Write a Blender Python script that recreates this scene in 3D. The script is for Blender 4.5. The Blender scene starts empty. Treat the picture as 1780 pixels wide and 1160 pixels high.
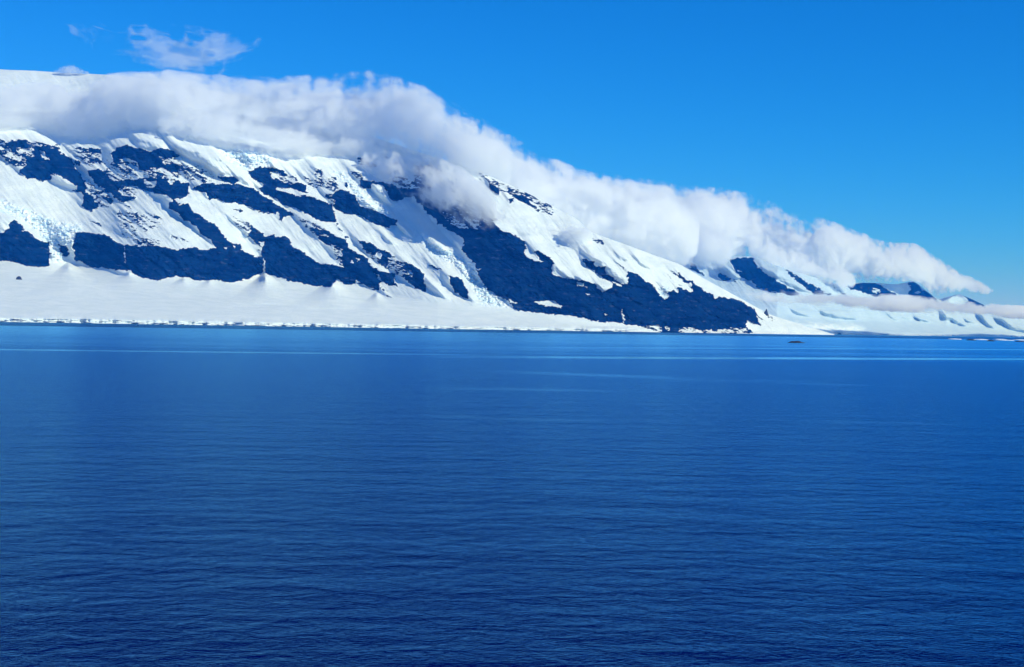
import bpy, math
import numpy as np
from mathutils import Matrix, Vector

R = math.radians
# ------------------------------------------------------------------ camera
F = 1780 * 50.0 / 36.0            # focal length in photograph pixels
CAMH, ROLL, EOFF = 20.0, R(1.0), 11.0
CR, SR = math.cos(ROLL), math.sin(ROLL)
cd = bpy.data.cameras.new("camera")
cam = bpy.data.objects.new("camera", cd)
bpy.context.collection.objects.link(cam)
cd.lens, cd.sensor_width, cd.clip_start, cd.clip_end = 50, 36, 1.0, 400000
cam.matrix_world = (Matrix.Translation((0, 0, CAMH)) @ Matrix.Rotation(R(90 - 0.255), 4, 'X')
                    @ Matrix.Rotation(ROLL, 4, 'Z'))
sc = bpy.context.scene
sc.camera = cam
# ------------------------------------------------------------------ sky and sun
SUN_AZ, SUN_EL = 122.0, 35.0       # degrees right of the view direction, and up
world = bpy.data.worlds.new("World")
sc.world = world
world.use_nodes = True
wn = world.node_tree
wn.nodes.clear()
sky = wn.nodes.new("ShaderNodeTexSky")
sky.sky_type = 'NISHITA'
sky.sun_disc = False
sky.sun_elevation = R(SUN_EL)
sky.sun_rotation = R(SUN_AZ)
sky.altitude = 1500
sky.air_density, sky.dust_density, sky.ozone_density = 1.0, 0.0, 6.0
def wmath(op, x, y, clamp=False):
    nd = wn.nodes.new("ShaderNodeMath")
    nd.operation = op
    for i, v in enumerate((x, y)):
        if isinstance(v, (int, float)):
            nd.inputs[i].default_value = v
        else:
            wn.links.new(v, nd.inputs[i])
    return nd.outputs[0]
ws = wn.nodes.new("ShaderNodeSeparateColor")   # clean polar air: deep blue, next to no red
wc = wn.nodes.new("ShaderNodeCombineColor")
wn.links.new(sky.outputs[0], ws.inputs[0])
wn.links.new(wmath('MINIMUM', wmath('MULTIPLY', wmath('POWER', ws.outputs[0], 2.7), 0.032), 4.0), wc.inputs[0])
wn.links.new(wmath('MULTIPLY', wmath('POWER', ws.outputs[1], 1.09), 0.626), wc.inputs[1])
wn.links.new(wmath('MULTIPLY', ws.outputs[2], 1.37), wc.inputs[2])
bg = wn.nodes.new("ShaderNodeBackground")
bg.inputs['Strength'].default_value = 0.11
wo = wn.nodes.new("ShaderNodeOutputWorld")
wn.links.new(wc.outputs[0], bg.inputs[0])
wn.links.new(bg.outputs[0], wo.inputs[0])
sd = bpy.data.lights.new("sun", 'SUN')
sd.energy, sd.angle, sd.color = 4.0, R(0.5), (0.925, 0.995, 0.885)
sun = bpy.data.objects.new("sun", sd)
bpy.context.collection.objects.link(sun)
S = Vector((math.sin(R(SUN_AZ)) * math.cos(R(SUN_EL)), math.cos(R(SUN_AZ)) * math.cos(R(SUN_EL)), math.sin(R(SUN_EL))))
sun.rotation_euler = S.to_track_quat('Z', 'Y').to_euler()
vs = sc.view_settings
vs.view_transform, vs.look, vs.exposure, vs.gamma = 'Standard', 'None', 0.0, 1.0
sc.cycles.volume_bounces = 28
sc.cycles.max_bounces = 28
sc.cycles.volume_step_rate = 1.0
sc.cycles.volume_max_steps = 256

# ------------------------------------------------------------------ helpers
def to_ae(x, y):
    dx, dy = x - 890.0, 580.0 - y
    return dx * CR - dy * SR, dy * CR + dx * SR - EOFF
def to_xy(a, e):
    return 890.0 + a * CR + (e + EOFF) * SR, 580.0 - ((e + EOFF) * CR - a * SR)
def at(x, y, Y):
    a, e = to_ae(x, y)
    return Vector((a / F * Y, Y, CAMH + e / F * Y))

def smooth(t):
    t = np.clip(t, 0, 1)
    return t * t * (3 - 2 * t)
def vnoise(x, y, seed):
    rs = np.random.RandomState(seed)
    T = rs.rand(256, 256)
    xi, yi = np.floor(x).astype(int), np.floor(y).astype(int)
    fx, fy = x - xi, y - yi
    fx = fx * fx * fx * (fx * (fx * 6 - 15) + 10)
    fy = fy * fy * fy * (fy * (fy * 6 - 15) + 10)
    x0, x1, y0, y1 = xi & 255, (xi + 1) & 255, yi & 255, (yi + 1) & 255
    return (T[x0, y0] * (1 - fx) + T[x1, y0] * fx) * (1 - fy) + (T[x0, y1] * (1 - fx) + T[x1, y1] * fx) * fy
def fbm(x, y, seed, octv=5, gain=0.5, ridged=False):
    s, amp, tot = 0, 1.0, 0.0
    for k in range(octv):
        n = vnoise(x * 2 ** k + 17.3 * k, y * 2 ** k - 9.1 * k, seed + k)
        if ridged:
            n = 1 - abs(2 * n - 1)
        s = s + n * amp
        tot += amp
        amp *= gain
    return s / tot
def blur(A, sx, sy):
    def k1(s):
        r = max(1, int(3 * s))
        k = np.exp(-0.5 * (np.arange(-r, r + 1) / s) ** 2)
        return k / k.sum(), r
    out = A.astype(float)
    for ax, s in ((0, sy), (1, sx)):
        if s <= 0:
            continue
        k, r = k1(s)
        pad = [(0, 0), (0, 0)]
        pad[ax] = (r, r)
        P = np.pad(out, pad, mode='edge')
        n = out.shape[ax]
        acc = np.zeros_like(out)
        for i, w in enumerate(k):
            acc += w * (P[i:i + n, :] if ax == 0 else P[:, i:i + n])
        out = acc
    return out

# relief survey of the massif: outlines of rock bands, ice walls and broken ground
MX0, MX1, MY0, MY1 = -320, 2120, 90, 620
yy, xx = np.mgrid[MY0:MY1, MX0:MX1].astype(float)
def fill(poly, target, val):
    P = np.array(poly, float)
    x0, x1 = int(P[:, 0].min()) - 1, int(P[:, 0].max()) + 2
    y0, y1 = int(P[:, 1].min()) - 1, int(P[:, 1].max()) + 2
    x0, x1, y0, y1 = max(x0, MX0), min(x1, MX1), max(y0, MY0), min(y1, MY1)
    if x1 <= x0 or y1 <= y0:
        return
    sl = (slice(y0 - MY0, y1 - MY0), slice(x0 - MX0, x1 - MX0))
    gx, gy = xx[sl], yy[sl]
    ins = np.zeros(gx.shape, bool)
    n = len(P)
    for i in range(n):
        xa, ya = P[i]
        xb, yb = P[(i + 1) % n]
        if ya == yb:
            continue
        c = ((ya > gy) != (yb > gy)) & (gx < (xb - xa) * (gy - ya) / (yb - ya) + xa)
        ins ^= c
    for t, v in zip(target, val):
        t[sl][ins] = v

def new_maps():
    z = lambda: np.zeros(xx.shape)
    return dict(rock=z(), amp=z() + 0.2, wall=z(), ice=z())
def draw(maps, crop, items):
    ox, oy, s = crop
    for it in items:
        kind, pts = it[0], it[1]
        poly = [(ox + px / s, oy + py / s) for px, py in pts]
        if kind == 'R':
            fill(poly, (maps['rock'], maps['amp'], maps['wall']), (1.0, 0.24, 0.0))
        elif kind == 'S':
            fill(poly, (maps['rock'], maps['amp']), (0.0, 0.2))
        elif kind == 'K':
            fill(poly, (maps['rock'], maps['amp']), (it[2], 0.85))
        elif kind == 'W':
            fill(poly, (maps['rock'], maps['amp'], maps['wall']), (0.0, 0.2, 1.0))
        elif kind == 'I':
            fill(poly, (maps['ice'],), (1.0,))
A_ = (0, 230, 5.8); B_ = (0, 370, 5.8); C_ = (240, 230, 5.8); D_ = (240, 370, 5.8)
E_ = (480, 230, 5.8); F_ = (480, 370, 5.8); G_ = (720, 230, 5.8); H_ = (720, 390, 5.8)
I_ = (960, 390, 5.8); J_ = (1180, 430, 5.8); Q4 = (1200, 380, 4.8333); Q5 = (1480, 380, 4.8333)
M = new_maps()
draw(M, A_, [
 ('K', [(0,70),(80,100),(180,230),(270,290),(250,340),(120,340),(0,220)], .5),
 ('K', [(60,80),(250,80),(600,130),(650,240),(330,160)], .55),
 ('K', [(640,150),(900,160),(1040,220),(1160,300),(1100,370),(980,300),(900,360),(820,300),(700,190)], .42),
 ('R', [(80,100),(250,90),(330,150),(400,150),(560,170),(600,220),(720,265),(740,340),(830,450),(880,530),(880,620),(980,680),(1000,740),(910,795),(820,740),(850,680),(810,580),(740,520),(650,470),(520,430),(500,480),(440,495),(350,470),(290,480),(240,420),(180,400),(260,340),(270,280),(180,230),(100,180)]),
 ('K', [(150,160),(330,160),(380,240),(260,250),(190,220)], .5),
 ('S', [(405,185),(440,200),(505,280),(450,280)]),
 ('W', [(500,480),(560,430),(640,470),(760,550),(700,560),(600,530)]),
 ('R', [(900,160),(960,150),(1030,180),(1030,215),(950,205),(890,190)]),
 ('R', [(740,280),(800,300),(820,340),(760,330)]),
 ('K', [(1100,280),(1392,280),(1392,470),(1200,500),(1090,440),(1060,340)], .4),
 ('R', [(1110,220),(1200,160),(1280,135),(1392,160),(1392,300),(1340,270),(1270,260),(1180,300),(1130,260)]),
 ('R', [(890,400),(980,370),(1080,390),(1100,460),(1200,500),(1392,480),(1392,545),(1200,560),(1190,600),(1250,660),(1392,650),(1380,670),(1250,710),(1160,670),(1130,640),(1050,600),(990,620),(960,600),(1070,585),(1000,550),(940,480),(890,430)]),
 ('K', [(1190,560),(1392,560),(1392,650),(1250,655)], .45),
 ('K', [(880,480),(960,530),(970,620),(1100,640),(1140,700),(1100,750),(1000,740),(900,620)], .5),
 ('R', [(1070,650),(1140,700),(1110,730),(1080,700)]),
 ('R', [(740,590),(800,560),(830,600),(780,605)]),
 ('K', [(1150,780),(1392,800),(1392,1110),(1230,1050),(1200,880)], .33),
 ('R', [(1240,730),(1300,740),(1330,780),(1290,760)]),
 ('R', [(1310,820),(1392,800),(1392,850)]),
 ('R', [(900,900),(1030,935),(1025,948),(980,940)]),
 ('R', [(1160,770),(1240,820),(1220,825)]),
 ('I', [(0,680),(560,900),(850,940),(700,1160),(480,1160),(380,1000),(200,850),(0,820)]),
])
draw(M, B_, [
 ('W', [(0,20),(150,70),(80,150),(0,210)]),
 ('W', [(600,150),(830,150),(800,200),(740,240),(735,380),(700,400),(620,300)]),
 ('R', [(0,220),(90,160),(70,120),(150,75),(220,110),(300,190),(380,270),(440,300),(500,300),(515,400),(500,460),(480,540),(400,548),(200,515),(90,495),(0,480)]),
 ('K', [(150,75),(220,110),(300,190),(260,200),(180,140)], .6),
 ('R', [(590,310),(680,340),(695,430),(660,455),(620,400),(590,380),(620,350)]),
 ('W', [(520,400),(600,400),(620,500),(540,490)]),
 ('R', [(760,200),(900,205),(1060,220),(1190,310),(1260,330),(1392,330),(1392,640),(1310,590),(1200,590),(1100,570),(940,545),(770,480),(740,400),(740,250)]),
 ('S', [(1262,340),(1268,340),(1276,520),(1266,520)]),
 ('W', [(1110,575),(1250,590),(1330,610),(1230,625)]),
 ('I', [(330,100),(560,80),(640,510),(540,500),(520,320)]),
])
draw(M, C_, [
 ('K', [(380,290),(560,310),(760,420),(790,480),(640,510),(500,480),(420,380)], .45),
 ('K', [(150,250),(400,250),(430,470),(200,480),(60,440),(60,380)], .5),
 ('R', [(0,150),(60,190),(120,200),(150,165),(240,165),(330,185),(430,240),(340,250),(200,250),(260,320),(380,340),(410,400),(380,410),(250,350),(120,350),(60,400),(0,380)]),
 ('R', [(0,470),(200,460),(300,480),(440,500),(510,510),(515,610),(440,665),(370,680),(430,730),(500,730),(560,800),(640,860),(770,930),(820,1010),(900,1090),(1000,1150),(1040,1165),(780,1165),(720,1080),(640,1020),(590,930),(520,900),(440,860),(400,800),(300,760),(320,700),(370,690),(280,650),(200,640),(150,600),(60,590),(0,560)]),
 ('K', [(60,490),(200,490),(190,560),(80,560)], .38),
 ('S', [(300,480),(380,500),(340,525),(305,515)]),
 ('W', [(150,610),(290,640),(290,655),(180,655)]),
 ('W', [(350,90),(480,160),(800,220),(930,330),(1100,390),(1170,480),(1160,555),(1000,500),(780,410),(560,300),(430,230),(350,160)]),
 ('W', [(0,60),(300,140),(150,160),(60,180),(0,140)]),
 ('W', [(1100,240),(1392,240),(1392,360),(1230,350),(1120,380)]),
 ('R', [(560,560),(680,510),(830,520),(960,520),(1150,560),(1240,610),(1392,710),(1392,830),(1270,800),(1130,780),(1060,730),(900,715),(820,680),(760,660),(740,690),(690,620),(640,620)]),
 ('R', [(790,440),(940,455),(1020,500),(960,520),(840,480)]),
 ('R', [(1110,390),(1250,350),(1392,370),(1392,410),(1320,410),(1392,500),(1392,680),(1300,640),(1230,570),(1270,520),(1180,480),(1130,450)]),
 ('S', [(1230,590),(1392,690),(1392,712),(1230,625)]),
 ('K', [(940,830),(1120,900),(1160,1000),(1080,1010),(960,900)], .42),
 ('R', [(960,778),(1060,785),(1055,798),(960,790)]),
 ('R', [(1210,800),(1392,800),(1392,825),(1220,815)]),
 ('R', [(1130,930),(1230,990),(1300,1050),(1392,1035),(1392,1160),(1230,1160),(1190,1100),(1110,1050),(1150,1000)]),
 ('K', [(0,810),(260,820),(260,950),(0,1020)], .3),
 ('K', [(340,1030),(560,1110),(540,1130),(340,1060)], .38),
 ('K', [(0,1070),(180,1070),(260,1110),(230,1160),(180,1140),(60,1150),(0,1140)], .58),
 ('I', [(800,210),(1050,170),(1250,200),(1392,230),(1392,330),(1200,350),(1090,380),(930,320)]),
])
draw(M, D_, [
 ('R', [(480,0),(600,0),(660,60),(780,120),(820,200),(920,300),(1010,330),(1030,305),(1050,380),(1190,450),(1260,440),(1392,460),(1392,640),(1260,590),(1240,620),(1050,680),(900,700),(760,675),(620,685),(480,650),(300,655),(200,685),(0,640),(0,345),(180,330),(260,350),(400,370),(480,370),(560,350),(680,375),(780,360),(790,290),(640,220),(590,130),(520,90)]),
 ('K', [(10,255),(180,260),(250,300),(200,340),(60,300)], .6),
 ('K', [(1110,150),(1180,260),(1250,420),(1200,400),(1100,240)], .35),
 ('R', [(1110,240),(1160,170),(1230,200),(1300,240),(1392,230),(1392,470),(1290,460),(1250,430),(1240,350),(1180,270)]),
 ('S', [(1215,285),(1275,295),(1250,350)]), ('S', [(1252,460),(1264,460),(1268,600),(1250,600)]),
 ('S', [(860,338),(892,350),(880,368)]), ('S', [(940,328),(978,345),(965,358)]),
])
draw(M, E_, [
 ('R', [(0,370),(120,420),(110,440),(50,430),(0,400)]),
 ('R', [(0,460),(70,500),(130,520),(220,500),(300,530),(330,620),(260,600),(180,570),(0,560)]),
 ('K', [(0,440),(200,440),(240,500),(130,525),(70,505)], .42),
 ('R', [(0,590),(130,620),(300,640),(440,690),(560,730),(580,820),(610,900),(520,905),(430,885),(330,830),(200,760),(100,740),(0,680)]),
 ('K', [(480,620),(570,620),(640,740),(560,730)], .5),
 ('R', [(570,620),(640,575),(720,590),(800,640),(830,720),(900,760),(1010,790),(1080,830),(1170,870),(1220,890),(1220,940),(1110,960),(1010,935),(900,880),(830,840),(720,830),(640,800),(570,740),(600,680)]),
 ('K', [(340,360),(460,360),(480,420),(460,550),(380,540),(400,440)], .5),
 ('K', [(230,430),(380,470),(440,560),(330,540)], .4),
 ('K', [(490,460),(600,440),(640,560),(560,620),(500,560)], .42),
 ('R', [(675,510),(710,510),(715,560),(685,550)]),
 ('K', [(820,250),(980,270),(1000,360),(860,340)], .65), ('K', [(1080,250),(1230,300),(1220,350),(1120,330)], .6),
 ('K', [(740,390),(870,420),(870,490),(780,460)], .55), ('K', [(1100,400),(1392,500),(1392,570),(1200,530)], .55),
 ('R', [(850,480),(1080,510),(1220,550),(1330,570),(1392,580),(1392,650),(1300,650),(1230,700),(1150,670),(1120,590),(1050,530),(960,520),(960,580),(870,550)]),
 ('W', [(970,520),(1050,530),(1130,600),(1150,680),(1200,740),(1100,720),(1000,600)]),
 ('R', [(0,720),(150,800),(180,850),(80,850),(60,900),(30,810),(0,800)]),
 ('K', [(150,800),(260,870),(400,980),(520,1000),(620,1100),(480,1120),(380,1040),(260,920)], .5),
 ('W', [(820,680),(900,680),(1020,780),(900,760)]),
 ('W', [(1220,890),(1392,1060),(1392,1080),(1230,940)]),
 ('W', [(1100,1060),(1200,1110),(1180,1130),(1110,1090)]),
 ('I', [(520,350),(700,420),(820,560),(1150,800),(1150,880),(1080,860),(1000,780),(830,690),(720,560)]),
])
draw(M, F_, [
 ('R', [(0,240),(100,235),(130,280),(190,360),(250,370),(310,440),(390,490),(510,520),(600,530),(690,550),(680,480),(600,440),(640,400),(580,350),(490,320),(430,220),(500,170),(620,240),(720,290),(740,370),(830,410),(920,460),(940,510),(1040,580),(1110,600),(1190,600),(1212,750),(1140,730),(1070,680),(1030,720),(1035,780),(980,770),(870,715),(760,720),(700,730),(600,680),(560,740),(500,750),(380,735),(130,690),(0,640)]),
 ('K', [(260,60),(500,160),(540,250),(430,220),(330,150)], .55),
 ('K', [(540,300),(660,370),(690,550),(590,440)], .5),
 ('S', [(785,435),(832,480),(808,498)]), ('S', [(735,475),(800,515),(775,520)]),
 ('S', [(995,605),(1060,660),(1060,695),(1020,650)]), ('W', [(790,670),(870,695),(800,715)]),
 ('K', [(940,290),(1240,480),(1392,540),(1392,750),(1260,650),(1110,560),(920,420),(860,330)], .55),
 ('R', [(820,270),(950,300),(1060,370),(980,410),(880,370),(870,330)]),
 ('R', [(1060,400),(1120,430),(1110,540),(1040,490)]), ('R', [(1250,490),(1392,540),(1392,620),(1330,560)]),
 ('R', [(1260,620),(1392,640),(1392,750),(1330,700)]), ('R', [(690,235),(730,235),(735,265),(705,260)]),
 ('K', [(1030,730),(1090,740),(1200,870),(1130,850)], .5),
 ('K', [(600,90),(700,220),(690,235),(600,130)], .4),
])
draw(M, G_, [
 ('K', [(0,560),(0,330),(200,330),(450,560),(700,680),(830,880),(700,980),(400,800)], .72),
 ('R', [(0,570),(300,620),(330,720),(520,880),(600,960),(700,980),(760,930),(810,905),(870,980),(1000,1040),(1110,1100),(1140,1165),(510,1165),(490,1080),(430,1030),(270,940),(130,800),(50,710),(0,660)]),
 ('K', [(280,790),(400,850),(560,970),(500,990),(370,930),(300,860)], .48),
 ('K', [(540,870),(640,880),(700,990),(600,980)], .48),
 ('K', [(650,400),(720,420),(870,500),(1080,590),(1392,740),(1392,840),(1220,790),(1150,700),(1000,640),(860,580),(850,640),(760,560),(740,470),(660,480)], .38),
 ('R', [(750,500),(850,570),(1010,620),(1130,660),(1230,780),(1170,760),(1080,700),(1020,660),(960,610),(860,590),(850,640),(780,590)]),
 ('R', [(950,670),(1010,660),(990,725)]),
])
draw(M, H_, [
 ('R', [(0,425),(30,430),(100,520),(110,690),(0,650)]),
 ('R', [(340,515),(440,530),(500,590),(540,660),(535,750),(490,740),(420,690),(360,600)]),
 ('R', [(150,400),(220,420),(270,480),(200,440)]),
 ('R', [(500,100),(700,80),(760,0),(820,0),(880,70),(1000,110),(1110,180),(1140,250),(1090,290),(1160,350),(1250,380),(1400,380),(1400,905),(1040,870),(980,810),(860,730),(740,650),(680,590),(620,470),(600,400),(530,320),(490,250),(500,160)]),
 ('R', [(1200,270),(1260,270),(1392,350),(1392,400),(1300,380),(1260,320)]),
 ('S', [(920,750),(1050,795),(1040,808),(960,790)]), ('S', [(1190,780),(1300,768),(1400,772),(1400,812),(1320,828),(1240,800)]),
 ('W', [(130,540),(200,600),(370,780),(300,740),(110,620)]),
 ('W', [(540,670),(600,730),(640,800),(545,750)]),
 ('W', [(150,170),(320,230),(350,310),(200,250)]),
 ('W', [(440,370),(520,460),(560,560),(500,480)]),
 ('W', [(620,440),(700,450),(640,480)]),
 ('I', [(0,40),(380,300),(560,380),(740,620),(900,760),(1000,850),(700,800),(560,600),(440,420),(200,330)]),
])
draw(M, I_, [
 ('R', [(0,490),(120,540),(260,570),(370,570),(440,620),(510,680),(560,640),(620,610),(590,580),(500,540),(420,470),(350,420),(310,350),(420,370),(440,430),(530,440),(560,510),(640,560),(740,610),(770,460),(850,500),(940,570),(1010,600),(1050,660),(1120,750),(1160,740),(1150,670),(1220,670),(1260,700),(1290,650),(1392,690),(1392,1100),(1290,1100),(1100,1090),(920,1030),(440,970),(0,900)]),
 ('S', [(230,590),(320,590),(310,630),(250,620)]), ('S', [(320,622),(352,630),(345,648)]), ('S', [(325,698),(378,705),(365,724)]),
 ('S', [(0,775),(60,795),(104,850),(50,835),(0,818)]), ('S', [(714,840),(723,840),(725,1000),(712,1000)]),
 ('S', [(600,572),(690,595),(720,622),(640,602)]), ('S', [(530,900),(570,910),(545,920)]),
 ('K', [(940,1015),(1080,1020),(1110,1080),(960,1070)], .42), ('K', [(1120,1018),(1190,1035),(1210,1070),(1160,1060)], .4),
 ('W', [(300,260),(420,310),(520,370),(600,430),(700,520),(770,540),(740,610),(640,560),(560,510),(530,440),(440,420),(420,360),(330,310)]),
 ('W', [(110,500),(250,510),(340,570),(150,550)]), ('W', [(440,610),(560,590),(600,630),(520,680)]),
 ('W', [(830,470),(960,540),(940,570),(850,510)]), ('W', [(0,380),(100,460),(60,490),(0,490)]),
 ('R', [(610,350),(680,400),(770,470),(700,430)]), ('R', [(1110,475),(1170,520),(1240,570),(1160,520)]),
 ('R', [(1170,440),(1300,530),(1392,580),(1280,540)]), ('R', [(1260,590),(1330,630),(1290,610)]),
 ('K', [(380,150),(510,140),(530,220),(450,190)], .52),
 ('W', [(640,290),(760,340),(770,380),(680,350)]), ('W', [(830,330),(980,420),(960,450),(880,400)]),
 ('I', [(1050,630),(1160,620),(1150,760),(1100,730)]),
])
draw(M, J_, [
 ('R', [(0,400),(100,450),(130,440),(120,380),(200,400),(260,450),(330,480),(360,540),(400,500),(560,525),(660,560),(760,640),(760,600),(790,640),(800,740),(820,790),(690,745),(680,800),(760,870),(0,870)]),
 ('R', [(100,340),(200,400),(130,440)]),
 ('K', [(0,800),(300,830),(680,805),(700,870),(0,870)], .45),
 ('S', [(690,750),(820,790),(860,870),(770,870)]),
 ('W', [(330,460),(440,470),(520,520),(400,500),(360,540)]),
 ('R', [(770,640),(865,735),(840,722),(800,690)]), ('R', [(885,670),(960,740),(930,730)]), ('R', [(385,370),(432,385),(430,402)]),
 ('R', [(0,250),(80,330),(130,370),(100,365),(0,300)]), ('R', [(0,360),(40,395),(10,380)]),
])
FM = new_maps()
draw(FM, Q4, [
 ('W', [(560,400),(780,420),(850,500),(960,612),(930,612),(740,520),(610,440)]), ('W', [(240,400),(330,350),(400,480),(430,510),(340,500)]),
 ('R', [(320,340),(420,330),(520,335),(540,390),(610,450),(740,530),(900,610),(915,640),(840,645),(700,610),(640,610),(560,580),(500,520),(440,500),(380,440),(350,380)]),
 ('R', [(240,460),(350,510),(290,525),(240,500)]), ('R', [(360,500),(420,545),(380,530)]),
 ('R', [(780,415),(900,490),(980,540),(1170,635),(1090,640),(1030,640),(960,580),(840,480)]),
 ('R', [(1180,535),(1220,580),(1340,665),(1290,640),(1200,570)]), ('R', [(1320,570),(1450,555),(1450,630),(1400,600)]),
 ('R', [(0,360),(60,410),(140,490),(60,450),(0,430)]),
 ('S', [(380,415),(462,462),(420,450)]), ('K', [(1000,570),(1170,630),(1050,620)], .5),
 ('W', [(840,765),(1020,770),(980,825),(900,810)]), ('W', [(1060,765),(1350,775),(1400,840),(1300,850),(1180,830),(1110,800)]),
 ('K', [(610,925),(700,912),(820,935),(800,975),(620,975)], .75), ('K', [(830,935),(1050,940),(1150,965),(1400,980),(850,985)], .7),  # dark glacier front: shade on the ice, put in as rock colour
 ('I', [(800,880),(1450,900),(1450,975),(1150,960),(900,930)]),
 ('R', [(480,860),(570,940),(600,980),(420,980)]), 
])
draw(FM, Q5, [
 ('R', [(0,560),(200,540),(320,600),(380,640),(250,668),(180,650),(120,630),(60,600),(0,595)]), ('K', [(170,585),(250,600),(240,630),(180,625)], .4),
 ('R', [(480,535),(530,530),(600,600),(680,645),(720,700),(770,718),(640,720),(600,690),(480,660),(490,590)]), ('S', [(530,620),(570,605),(605,622),(550,642)]),
 ('R', [(900,630),(960,630),(1060,685),(1130,735),(1000,750),(960,700),(920,680)]), ('S', [(900,640),(920,630),(990,710),(950,720),(920,690)]),
 ('W', [(330,810),(400,820),(390,855),(350,850)]), ('W', [(420,815),(490,840),(450,848)]), ('W', [(510,820),(600,820),(660,862),(580,866)]),
 ('W', [(810,805),(900,850),(985,910),(900,890)]), ('W', [(900,822),(990,850),(1055,888),(980,874)]),
 ('W', [(1080,815),(1140,815),(1150,865),(1230,932),(1150,902)]), ('W', [(1190,835),(1280,825),(1310,875),(1450,895),(1500,960),(1370,942),(1290,890)]),
 ('W', [(1560,850),(1650,890),(1800,960),(1700,950)]), ('W', [(1850,880),(1950,930),(2100,970),(1900,960)]),
])

def lerpx(x, pts):
    p = np.array(pts, float)
    return np.interp(x, p[:, 0], p[:, 1])
def sample(A, x, y):
    x = np.where(x < 2, 4 - x, x)          # ground beyond the left edge of the survey goes on in kind
    X = np.clip(x - MX0, 0, A.shape[1] - 1.001)
    Yc = np.clip(y - MY0, 0, A.shape[0] - 1.001)
    xi, yi = X.astype(int), Yc.astype(int)
    fx, fy = X - xi, Yc - yi
    return ((A[yi, xi] * (1 - fx) + A[yi, xi + 1] * fx) * (1 - fy)
            + (A[yi + 1, xi] * (1 - fx) + A[yi + 1, xi + 1] * fx) * fy)

def link_mesh(name, co, faces, mat, parent=None, attrs=None, smooth_=True):
    me = bpy.data.meshes.new(name)
    me.vertices.add(len(co))
    me.vertices.foreach_set("co", np.asarray(co, np.float32).ravel())
    faces = np.asarray(faces, np.int32)
    n, k = faces.shape
    me.loops.add(n * k)
    me.loops.foreach_set("vertex_index", faces.ravel())
    me.polygons.add(n)
    me.polygons.foreach_set("loop_start", np.arange(0, n * k, k, dtype=np.int32))
    me.polygons.foreach_set("loop_total", np.full(n, k, np.int32))
    me.update(calc_edges=True)
    me.polygons.foreach_set("use_smooth", np.full(n, smooth_, bool))
    for nm, v in (attrs or {}).items():
        at_ = me.attributes.new(nm, 'FLOAT', 'POINT')
        at_.data.foreach_set("value", np.asarray(v, np.float32).ravel())
    me.materials.append(mat)
    me.validate()
    o = bpy.data.objects.new(name, me)
    bpy.context.collection.objects.link(o)
    if parent:
        o.parent = parent
    return o
def grid_faces(nr, nc):
    i = np.arange((nr - 1) * (nc - 1))
    r, c = i // (nc - 1), i % (nc - 1)
    v = r * nc + c
    return np.stack([v, v + 1, v + nc + 1, v + nc], 1)
def tag(o, label=None, cat=None, group=None, kind=None):
    for k, v in (('label', label), ('category', cat), ('group', group), ('kind', kind)):
        if v:
            o[k] = v
    return o

# ------------------------------------------------------------------ materials
class NT:
    def __init__(s, name):
        s.m = bpy.data.materials.new(name)
        s.m.use_nodes = True
        s.t = s.m.node_tree
        s.t.nodes.clear()
        s.out = s.n('OutputMaterial')
    def n(s, typ, **kw):
        nd = s.t.nodes.new('ShaderNode' + typ)
        for k, v in kw.items():
            setattr(nd, k, v)
        return nd
    def inp(s, sock, v):
        if isinstance(v, bpy.types.NodeSocket):
            s.t.links.new(v, sock)
        else:
            sock.default_value = v
    def math(s, op, a, b=None, c=None, clamp=False):
        nd = s.n('Math', operation=op, use_clamp=clamp)
        for i, v in enumerate((a, b, c)):
            if v is not None:
                s.inp(nd.inputs[i], v)
        return nd.outputs[0]
    def step(s, v, lo, hi):
        nd = s.n('MapRange', interpolation_type='SMOOTHSTEP')
        s.inp(nd.inputs['Value'], v)
        s.inp(nd.inputs['From Min'], lo)
        s.inp(nd.inputs['From Max'], hi)
        return nd.outputs[0]
    def noise(s, vec, scale, detail=4, rough=0.55, dist=0.0):
        nd = s.n('TexNoise')
        s.inp(nd.inputs['Vector'], vec)
        nd.inputs['Scale'].default_value = scale
        nd.inputs['Detail'].default_value = detail
        nd.inputs['Roughness'].default_value = rough
        nd.inputs['Distortion'].default_value = dist
        return nd.outputs['Fac']
    def mapping(s, vec, scale=(1, 1, 1), rot=(0, 0, 0), loc=(0, 0, 0)):
        nd = s.n('Mapping')
        s.inp(nd.inputs['Vector'], vec)
        nd.inputs['Scale'].default_value = scale
        nd.inputs['Rotation'].default_value = rot
        nd.inputs['Location'].default_value = loc
        return nd.outputs[0]
    def mix(s, f, a, b):
        nd = s.n('Mix', data_type='RGBA')
        s.inp(nd.inputs[0], f)
        for i, v in ((6, a), (7, b)):
            s.inp(nd.inputs[i], v if isinstance(v, bpy.types.NodeSocket) or len(v) == 4 else (*v, 1))
        return nd.outputs[2]
    def pos(s):
        return s.n('NewGeometry').outputs['Position']

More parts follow.
